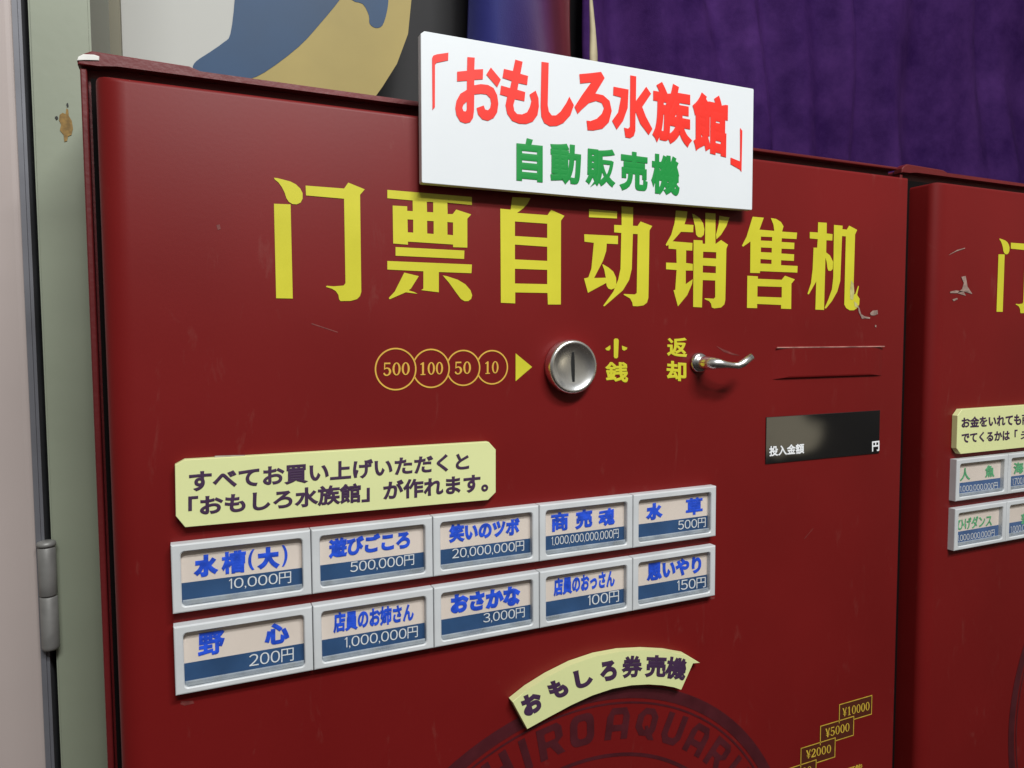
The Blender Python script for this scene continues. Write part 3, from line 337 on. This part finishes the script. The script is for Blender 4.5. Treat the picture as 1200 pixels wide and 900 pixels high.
# ------------------------------------------------------------------ the ticket machine
FLOOR = -ZC/MM
def make_machine():
    t = empty('ticket_machine', (.245, .15, 0), 'dark red ticket machine under the tilted white sign, its ten price buttons in full view', 'ticket machine', 'dark red ticket machines side by side')
    # cabinet shell behind the door, with its folded top lip
    cabm = bmesh.new()
    prism_bm(cabm, [(-46.6,FLOOR),(543,FLOOR),(543,142.6),(-44.6,142.6),(-46.6,141)], 33, 320, 1.2, 2)
    cab = link('cabinet', fin(cabm), M['redcab'], t)
    lip = bmesh.new()
    prism_bm(lip, [(-47.4,139.6),(-38,140.2),(-30,141.2),(543,141.2),(543,143.6),(9,143.6),(4,146.4),(-41,147.3),(-45.5,145),(-47.4,143)], 25, 32.5, .8, 2)
    link('top_lip', fin(lip), M['redcab'], t)
    fl = bmesh.new(); prism_bm(fl, rect(-46.7,FLOOR,-43.6,138.8), 27, 32.6, .7, 2); link('side_flange', fin(fl), M['redcab'], t)
    chip = link('paint_chip', prism([(-47.6,141.2),(-47.0,143.2),(-44.8,144.9),(-40,145.4),(-37.6,144.9),(-37.8,142.7),(-42,142.4)], 24.4, 29, .4), M['chip'], t)
    chip['label'] = 'white corner where the red paint is chipped off'
    link('door_gasket', box(-41.8,24.6,FLOOR+60,529,32.4,133.5), M['rubber'], t)
    # door: rolled left edge, tight right edge
    bm = bmesh.new(); R1, R2 = 13.5, 2.5; prof = []
    for k in range(9):
        a = math.radians(180+90*k/8); prof.append((-38.2+R1+R1*math.cos(a), 8.5+8.5*math.sin(a)))
    for k in range(5):
        a = math.radians(270+90*k/4); prof.append((524.8-R2+R2*math.cos(a), R2+R2*math.sin(a)))
    prof += [(524.8,25),(-38.2,25)]
    def ringz(v, ins):
        cu, cy = 243, 14
        return [W(min(max(u, -38.2+ins), 524.8-ins), max(y, ins*.9) if y < 24 else y, v) for u, y in prof]
    rr = [ringz(FLOOR+80, 0), ringz(-300, 0), ringz(0, 0), ringz(125.6, 0), ringz(126.8, .35), ringz(127.6, 1.1), ringz(127.9, 2.2)]
    loops(bm, rr); door = link('door', fin(bm), M['red'], t)
    for p in door.data.polygons: p.use_smooth = True
    try: door.data.set_sharp_from_angle(angle=math.radians(35))
    except Exception: pass
    tm = link('title_lettering', done(letters('title', -.3)), M['yellow'], t); tm['label'] = 'large yellow Chinese lettering'
    # coin figures
    bm = letters('coin', -.3)
    C = [(106.3,-15.3,11.7),(127.2,-15.3,11.0),(147.1,-15.4,10.3),(165.5,-15.4,10.0)]
    ring_arc(bm, *C[0], .85, -.3)
    for (a, b) in zip(C, C[1:]):
        d = b[0]-a[0]; x = (d*d+b[2]**2-a[2]**2)/(2*d); ang = math.degrees(math.acos(max(-1, min(1, -x/b[2]))))
        ring_arc(bm, *b, .85, -.3, -(ang-2), ang-2)
    link('coin_marks', done(bm), M['orange'], t)
    link('coin_arrow', done(letters('arrow', -.3)), M['yellow'], t)
    for k in ('小銭', '返却'): link('small_lettering', done(letters('small', -.3, k)), M['yellow'], t)
    # coin slot: chromed dished knob
    ku, kv = 217.3, -15.9
    kn = link('coin_slot', lathe(ku, kv, [(16.6,.4),(16.9,-2),(17.0,-5),(16.7,-7.2),(16.0,-8.3),(15.1,-8.6),(14.3,-8.3),(13,-7.6),(10.5,-6.9),(7,-6.4),(3.5,-6.15),(.3,-6.1)], 64), M['chrome'], t)
    slot = [(-.75,9.2),(.75,9.2),(1.1,3),(1.25,-3),(1.1,-9.4),(-.4,-9.4),(-.55,-3),(-.7,3)]
    bm = bmesh.new(); prism_bm(bm, [(ku+a, kv+b) for a, b in slot], -6.95, -1); link('slot_opening', fin(bm), M['black'], kn)
    # return lever
    lv = link('return_lever', tube([W(319,1,-15.2),W(319,-10,-15.2),W(319.6,-14.5,-15.3),W(322.3,-17.2,-15.6),W(327.5,-18.2,-16.3),W(332.5,-18.8,-16.9),W(336.5,-19.4,-17.2),W(339.8,-20.2,-15.9),W(346.8,-21.6,-10.9)],
              [.0046,.0045,.0042,.0036,.0025,.0022,.0024,.0027,.0024], 18), M['chrome'], t)
    link('lever_boss', lathe(319, -15.2, [(7.0,.3),(7.0,-1.5),(6.4,-3),(5.6,-3.6),(4.2,-4)], 40), M['chromerim'], lv)
    # bill slot cover plate, money window
    bm = bmesh.new(); lo = [rect(384.5+a, -28.6+b, 500.5-a, -4.2-b) for a, b in ((0,0),(6,.5),(12,1.2),(16,2.2))]
    loops(bm, [[W(p[0], y, p[1]) for p in r_] for r_, y in zip(lo, (.3,-1.0,-1.8,-2.1))]); so = link('slot_cover', fin(bm), M['red'], t)
    link('worn_edge_highlight', box(388,-2.35,-5.9,499.2,-1.6,-5.0,.2), M['edge'], so)  # highlight along the worn top bevel, painted as a pale strip
    dp = link('display_window', prism(rect(380.4,-90.3,497.7,-55.9), -.7, .6, .25, 1), M['glass'], t)
    for k in (('投入金額',), ('円',)): link('display_lettering', done(letters('disp', -1.0, k)), M['white'], dp)
    # round seal printed low on the door
    bm = bmesh.new(); cu, cv = 231, -412
    ring_arc(bm, cu, cv, 178.5, 8.5, -.25, n=120); ring_arc(bm, cu, cv, 171.3, 1.4, -.25, n=120); ring_arc(bm, cu, cv, 136, 2.5, -.25, n=120)
    ang = [-58.5,-49,-39.5,-31,-23.4,-16.4,-9.7,-1.2, 8.8,17.6,26.4,35.2,44,50.8,58,67.5]
    for ch, a in zip('OMOSHIROAQUARIUM', ang):
        a = math.radians(a); wd = 5 if ch == 'I' else (20 if ch == 'M' else 18); q = []
        for sx_, r in ((-1,168),(1,168),(1,146.5),(-1,146.5)):
            q += [cu+r*math.sin(a)+sx_*wd/2*math.cos(a), cv+r*math.cos(a)-sx_*wd/2*math.sin(a)]
        place(bm, block(ch), q, -.25)
    sl = link('door_seal', done(bm), M['seal'], t); sl['label'] = 'faded round seal with dark ring and capital letters'
    # banknote marks
    bk = bmesh.new(); bm = letters('tag', -.5)
    for k in range(4):
        u0, v1 = 460.6-20.0*k, -288-13.0*k; u1, v0 = u0+36, v1-15.6; wd = .75
        prism_bm(bk, rect(u0,v0 if k == 0 else v0, u1, v1), -.12-.02*k, -.06-.001*k)
        hu = u1-19.2 if k else None
        segs = [((u0,v1),(u1,v1)),((u0,v0),(u0,v1)),((u1,v0),(u1,v1))]
        segs.append(((u0+16.4,v0),(u1,v0)) if k < 3 else ((u0,v0),(u1,v0)))
        for (a, b), (c, d) in segs:
            if a == c: flat(bm, [rect(a-wd/2, min(b,d)+wd/2, a+wd/2, max(b,d)-wd/2)], -.45)
            else: flat(bm, [rect(min(a,c)-wd/2, b-wd/2, max(a,c)+wd/2, b+wd/2)], -.45)
    bn = link('banknote_marks', done(bm), M['tag'], t); link('mark_ground', fin(bk), M['tagback'], bn)
    bm = bmesh.new()
    for s in ([(470.5,27),(472,21),(475.5,16.2),(479,16.6),(484,16.2),(484.4,17.3),(478,18.2),(474.4,19.8),(472.4,24.5)], [(484,20.6),(487,22.6),(492.2,23.0),(492.8,20),(489,18.8),(485,19)], [(490,11.6),(491.6,11.2),(491.2,9.6),(489.8,10)]): flat(bm, [s], -.4)
    sc = link('scratch', done(bm), M['scratch'], t); sc['label'] = 'pale scrapes beside the last yellow character'
    for q in ([(334,-3.5),(340,-6),(350,-9.2),(356,-10.8),(349,-10.2),(341,-8)], [(-9.5,-184.6),(-4,-185.4),(-3.4,-187),(-8,-187.2),(-10,-186)], [(331,-181.6),(336,-182.2),(335.4,-183.6),(331.6,-183.4)], [(300,38.4),(301.2,38.2),(301.6,35),(300.4,35.4)], [(60,10),(74,5.4),(74.2,5.8),(60.4,10.5)], [(420,-150),(429,-143),(429.3,-143.3),(420.4,-150.4)], [(14,60),(15.6,60.6),(16,58.2),(14.6,57.6)]):
        bm = bmesh.new(); flat(bm, [q], -.12); link('rub_mark', done(bm), M['rub'], t)
    bm = bmesh.new()
    for q in ([(463.0,45.5),(465.6,43),(466.6,36),(465.4,30.5),(462.4,31),(462.0,38)], [(466.4,29.5),(470,27.6),(470.8,24.6),(467.6,25.2)]): flat(bm, [q], -.42)
    link('worn_patch', done(bm), M['worn'], t)
    return t
BX, BW = -12.1, 68.68
ROWS = ((-101.0,-136.3), (-143.0,-178.6))
def frame_mesh(col, row, dx=0):
    """button bezel: raised rectangle with a round-cornered window"""
    u0 = BX+BW*col+dx; u1 = u0+BW; v1, v0 = ROWS[row]; g = .22
    out = rect(u0+g, v0, u1-g, v1); win = rrect(u0+4.6, v0+3.0, u1-4.6, v1-4.0, 2.2, 4); n = len(win)
    bm = bmesh.new()
    def edge(i):    # outer outline point facing window point i
        a = win[i]; cu, cv = (u0+u1)/2, (v0+v1)/2
        k = min((u1-u0)/2-g, 1e9)/max(1e-9, abs(a[0]-cu)), ((v1-v0)/2)/max(1e-9, abs(a[1]-cv)); k = min(k)
        return cu+(a[0]-cu)*k, cv+(a[1]-cv)*k
    O = [edge(i) for i in range(n)]
    # snap the nearest outline point to each corner
    for c in out:
        i = min(range(n), key=lambda i: (O[i][0]-c[0])**2+(O[i][1]-c[1])**2); O[i] = c
    def ins(p, d):
        return (min(max(p[0], u0+g+d), u1-g-d), min(max(p[1], v0+d), v1-d))
    def grow(p, d):
        cu, cv = (u0+u1)/2, (v0+v1)/2
        return (p[0]+(d if p[0] > cu else -d), p[1]+(d if p[1] > cv else -d))
    rings = [[W(*((p[0], .3, p[1]))) for p in O], [W(p[0], -5.4, p[1]) for p in O], [W(*(lambda q: (q[0], -5.9, q[1]))(ins(p,.25))) for p in O], [W(*(lambda q: (q[0], -6.1, q[1]))(ins(p,.8))) for p in O],
             [W(*(lambda q: (q[0], -6.1, q[1]))(grow(p,.45))) for p in win], [W(p[0], -5.6, p[1]) for p in win], [W(p[0], -1.6, p[1]) for p in win]]
    loops(bm, rings, True, False); return fin(bm)
def make_button(t, col, row, name, price, ink, navy, dx=0):
    u0 = BX+BW*col+dx; u1 = u0+BW; v1, v0 = ROWS[row]; vs = v1-21.1
    b = link('price_button', frame_mesh(col, row, dx), M['plastic'], t)
    link('name_card', prism(rect(u0+3.2,vs,u1-3.2,v1-3.2), -2.2, -.5), M['cream'], b)
    link('price_band', prism(rect(u0+3.2,v0+2.2,u1-3.2,vs), -2.25, -.5), navy, b)
    if name:
        for g_, t_, b_, q_ in T:
            if g_ == name: link('name_lettering', done(letters(name, -2.5, (t_,))), ink, b)
    if price: link('price_lettering', done(letters(price, -2.55)), M['white'], b)
    bm = bmesh.new(); rng = random.Random(col*7+row*3+int(dx))
    prism_bm(bm, rect(u0+4.9, v0+3.3, u1-4.9, v0+5.9), -4.9, -4.0, .4, 2)
    link('cover_rim', fin(bm), M['rim'], b)
    for k in range(3):     # dark bars for clips and painted latch shadows along the lower rim
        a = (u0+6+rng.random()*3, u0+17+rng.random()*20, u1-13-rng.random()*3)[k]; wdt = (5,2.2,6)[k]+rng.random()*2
        link('clip_and_shadow', prism(rect(a, v0+3.7, a+wdt, v0+5.1), -3.7, -3.1, .2, 1), M['clipshade'], b)
    link('cover', prism(rrect(u0+4.75, v0+3.15, u1-4.75, v1-4.15, 2.1, 4), -5.2, -5.0), M['cover'], b)
    return b
M['rim'] = clear('frosted_cover_rim', (.9,.91,.92), haze=.5, hazecol=(.6,.64,.68))
M['clipshade'] = mat('dark_clip_shade', (.025,.03,.04), .35)
M['cover'] = clear('clear_cover', (.95,.955,.955))

m1 = make_machine()
for i in range(10): make_button(m1, i % 5, i//5, 'n%d' % i, 'p%d' % i, M['blue'], M['navy'])

# second machine, a copy beside the first, with its own buttons
PITCH = .596
def copy_part(o, parent):
    c = o.copy(); COL.objects.link(c); c.parent = parent
    for ch in o.children: copy_part(ch, c)
    return c
m2 = m1.copy(); COL.objects.link(m2); m2.location.x += PITCH; BASE[m2] = Vector(m2.location)
m2['label'] = 'dark red ticket machine at the right edge, cut off, with green writing on its buttons'
for ch in list(m1.children):
    if ch.name.split('.')[0] not in ('price_button', 'scratch', 'paint_chip', 'rub_mark', 'worn_patch', 'door_seal'): copy_part(ch, m2)
s2 = copy_part(next(c for c in m1.children if c.name.startswith('door_seal')), m2); s2.location = (.032, 0, .05)
for i in range(10):
    c_, r_ = i % 5, i//5
    key = {0:'0', 1:'1', 5:'2', 6:'3'}.get(i)
    make_button(m2, c_, r_, 'm'+key if key else None, 'q'+key if key else None, M['green'], M['navy2'], 596)
bm = bmesh.new()
for s in ([(590.5,52),(596,53),(599,44),(605.5,38),(604,36),(597,36.4),(594,40),(584,40.6),(577,39.4),(577,38.2),(586,38.4),(592,42),(594,47)], [(580,33),(586,34.4),(587,33.4),(582,31.6)], [(573,69),(584,74),(594,76.3),(594,75.6),(584,73)]): flat(bm, [s], -.4)
sc2 = link('scratch', done(bm), M['scratch'], m2); sc2['label'] = 'grey scrape and hairline scratch near the rolled edge'

# ------------------------------------------------------------------ signs fixed on the machines
ws = empty('white_sign', (.2368, -.006, ZC+.0877), 'white board sign with red and green Japanese lettering fixed to the top of the machine', 'sign')
bm = bmesh.new()
prism_bm(bm, [(120.32, 88.98), (120.93, 88.48), (237.82, 88.68), (356.33, 89.69), (356.84, 90.29), (356.74, 170.81), (356.23, 171.52), (122.94, 171.11), (120.73, 169.3)], -9, -4.2, .35, 2, 1)
link('board', fin(bm), [M['board'], M['boardedge']], ws)
link('red_lettering', done(letters('signred', -9.3)), M['signred'], ws)
link('green_lettering', done(letters('signgreen', -9.3)), M['signgreen'], ws)

def notice(name, outline, y, label, group, base):
    o = empty(name, base, label, 'notice', 'pale yellow notices stuck on the machines')
    link('card', prism(outline, y, -.3, .2, 1, 1), [M['lime'], M['limeedge']], o)
    link('lettering', done(letters(group, y-.25)), M['purple'], o); return o
n1 = notice('notice', pairs(YELO)[::-1], -5, 'long pale yellow notice with cut corners and two purple lines, above blue written buttons', 'yel', (.08, -.003, ZC-.095))
link('paper_scrap', prism([(9,-60.4),(25,-60.4),(24.6,-58.7),(17,-58.3),(10,-58.1)], -3, -.4), M['scrap'], n1)
notice('notice', [(590,-96.6),(770,-96.6),(775,-91.5),(775,-64),(770,-58.8),(590,-58.8),(584.6,-64),(584.6,-91.5)], -5, 'pale yellow notice cut off by the right edge, above green written buttons', 'yel2', (.68, -.003, ZC-.096))
notice('notice', (pairs(ARCT)+pairs(ARCB))[::-1], -6, 'curved pale yellow notice with one line of purple text over the round seal', 'arc', (.25, -.003, ZC-.245))

# ------------------------------------------------------------------ left: jamb, door, hinge
jb = empty('door_jamb', (-.064, .16, 0), 'grey green painted steel door jamb left of the machine, with a rust stain', 'door jamb')
link('post', box(-79.4,100,FLOOR,-48.3,230,700, 1.2), M['jamb'], jb)
bm = bmesh.new()
flat(bm, [[(-65.8,133.8),(-64.2,135.2),(-62.8,134.6),(-62.2,138),(-61.3,137.3),(-61.2,133.8),(-59.8,131.2),(-59.3,126.7),(-60.2,122.9),(-62,121.9),(-62.5,119.2),(-64,118.5),(-64.2,122.5),(-66,125),(-65.2,128.3),(-66.2,130.8)]], 99.6)
link('rust_stain', done(bm), M['rust'], jb)
for q in ([(-68.3,132.3),(-67,133),(-66.5,131.8),(-67.5,130.8)], [(-62.2,140.5),(-61.3,141.3),(-61,139.3),(-61.8,138.8)]):
    bm = bmesh.new(); flat(bm, [q], 99.4); link('nail_hole', done(bm), M['black'], jb)
dl = empty('door_leaf', (-.25, .12, 0), 'pinkish grey door at the left edge with a steel hinge', 'door')
bm = bmesh.new(); pr_ = [(-500,96.7),(-90,96.7)]
for k in range(7):
    a = math.radians(270+90*k/6); pr_.append((-90+7.5*math.cos(a), 104.2+7.5*math.sin(a)))
pr_ += [(-82.5,134),(-500,134)]
loops(bm, [[W(u, y, v) for u, y in pr_] for v in (FLOOR+20, 700)])
link('panel', fin(bm, False), M['door'], dl)
link('edge_strip', box(-88,96,FLOOR+20,-82.2,132,699,1.6), M['steel'], dl)
def vcyl(bm, cu, cy, prof, n=24): loops(bm, [[W(cu+r*math.cos(2*math.pi*k/n), cy+r*math.sin(2*math.pi*k/n), v) for k in range(n)] for r, v in prof])
hc = (-80.8, 93.8)
bm = bmesh.new()
vcyl(bm, *hc, [(4.3,-148.3),(4.7,-147.8),(4.7,-120),(4.3,-119.5)]); vcyl(bm, *hc, [(3.7,-181.2),(4.6,-180),(4.7,-178.7),(4.7,-149.5),(4.3,-149)])
hb = link('hinge', fin(bm, True), M['hinge'], dl)
bm = bmesh.new(); vcyl(bm, *hc, [(2.7,-119.5),(4.9,-118.8),(5.1,-117.7),(4.7,-116.3),(3.0,-115.7)]); link('hinge_pin', fin(bm, True), M['hinge'], hb)
link('gap_backing', box(-82.6,131,FLOOR+10,-78.6,190,690), M['black'], jb)
link('inner_trim', box(-72,330,FLOOR,-47.7,348,720,1), M['olive'], jb)

# ------------------------------------------------------------------ behind the machines
wl = link('wall', box(-700,420,FLOOR,1900,470,1100), M['wall'], None, (.6,.445,0)); tag(wl, 'dark wall seen in the gap between the picture board and the blue and red curtain', 'wall')
pb = empty('picture_board', (.05, .356, ZC-.2), 'white board with a blue swimming shape over a tan disc, behind the first machine', 'picture board')
def smooth_poly(pts, n=3):
    out = []; k = len(pts)
    for i in range(k):
        p0, p1, p2, p3 = (Vector(pts[(i+j-1) % k]) for j in range(4))
        for s in range(n):
            t = s/n; out.append(tuple(.5*((2*p1)+(-p0+p2)*t+(2*p0-5*p1+4*p2-p3)*t*t+(-p0+3*p1-3*p2+p3)*t**3)))
    return out
right = [p for p in pairs(TAN)]
edge_ = [(219.5,420),(219.8,340),(217,318),(210,296),(198,275),(186,258),(160,235),(120,212)]
edge_ = edge_[:1]+[p for p in pairs(TAN)[6:12]]+[(120,190)]
link('board', prism([(-70,600)]+[(-70,190)]+[(120,190)]+[(x_, y_) for x_, y_ in edge_[1:-1]][::-1]+[(212,480),(180,560),(100,600)], 350, 362, 0), M['picwhite'], pb)
bm = bmesh.new(); flat(bm, [smooth_poly([(p[0], p[1]) for p in pairs(BLUE)])], 349.2); flat(bm, [smooth_poly(pairs(DROP))], 349.2); link('blue_shape', done(bm), M['picblue'], pb)
bm = bmesh.new(); flat(bm, [pairs(TAN)], 349.6); link('tan_disc', done(bm), M['pictan'], pb)

def curtain(name, u0, u1, v0, v1, y, fold, m, label, seed, nu=220, nv=40):
    rng = random.Random(seed); ph = [(rng.uniform(*fold), rng.random()*6.28, rng.uniform(.5,1)) for _ in range(6)]
    bm = bmesh.new(); g = []
    for j in range(nv+1):
        row = []
        for i in range(nu+1):
            u = u0+(u1-u0)*i/nu; v = v0+(v1-v0)*j/nv
            d = sum(a*math.sin(u/wl_*6.283+p+v*.0022*k) for k, (wl_, p, a) in enumerate(ph))
            d += 3.0*math.sin(v/85+u/140)*math.sin(u/60)
            row.append(bm.verts.new(W(u, y+d*5, v)))
        g.append(row)
    for j in range(nv):
        for i in range(nu): bm.faces.new((g[j][i], g[j][i+1], g[j+1][i+1], g[j+1][i]))
    bmesh.ops.solidify(bm, geom=bm.faces[:], thickness=.0012)
    o = link(name, fin(bm, True), m, None, ((u0+u1)/2*MM, y*MM, ZC+v0*MM)); tag(o, label, 'curtain'); return o
curtain('curtain', 288, 430, 120, 640, 362, (70,150), M['banded'], 'narrow glossy hanging that turns from blue to dark red, behind the white sign', 3, 90, 20)
curtain('curtain', 437, 1700, 120, 760, 362, (70,210), M['velvet'], 'wide deep purple curtain hanging behind the two machines', 11, 420, 50)
cd = link('cord', tube([W(432.5,338,640),W(432.5,338,420),W(431.5,338,390),W(433.5,338,360),W(435,338,330),W(436,338,200)], [.0022,.0022,.0020,.0034,.0048,.005], 10), M['cordcream'], None, (.434,.338,ZC+.2))
tag(cd, 'cream cord hanging at the left edge of the purple curtain', 'cord')
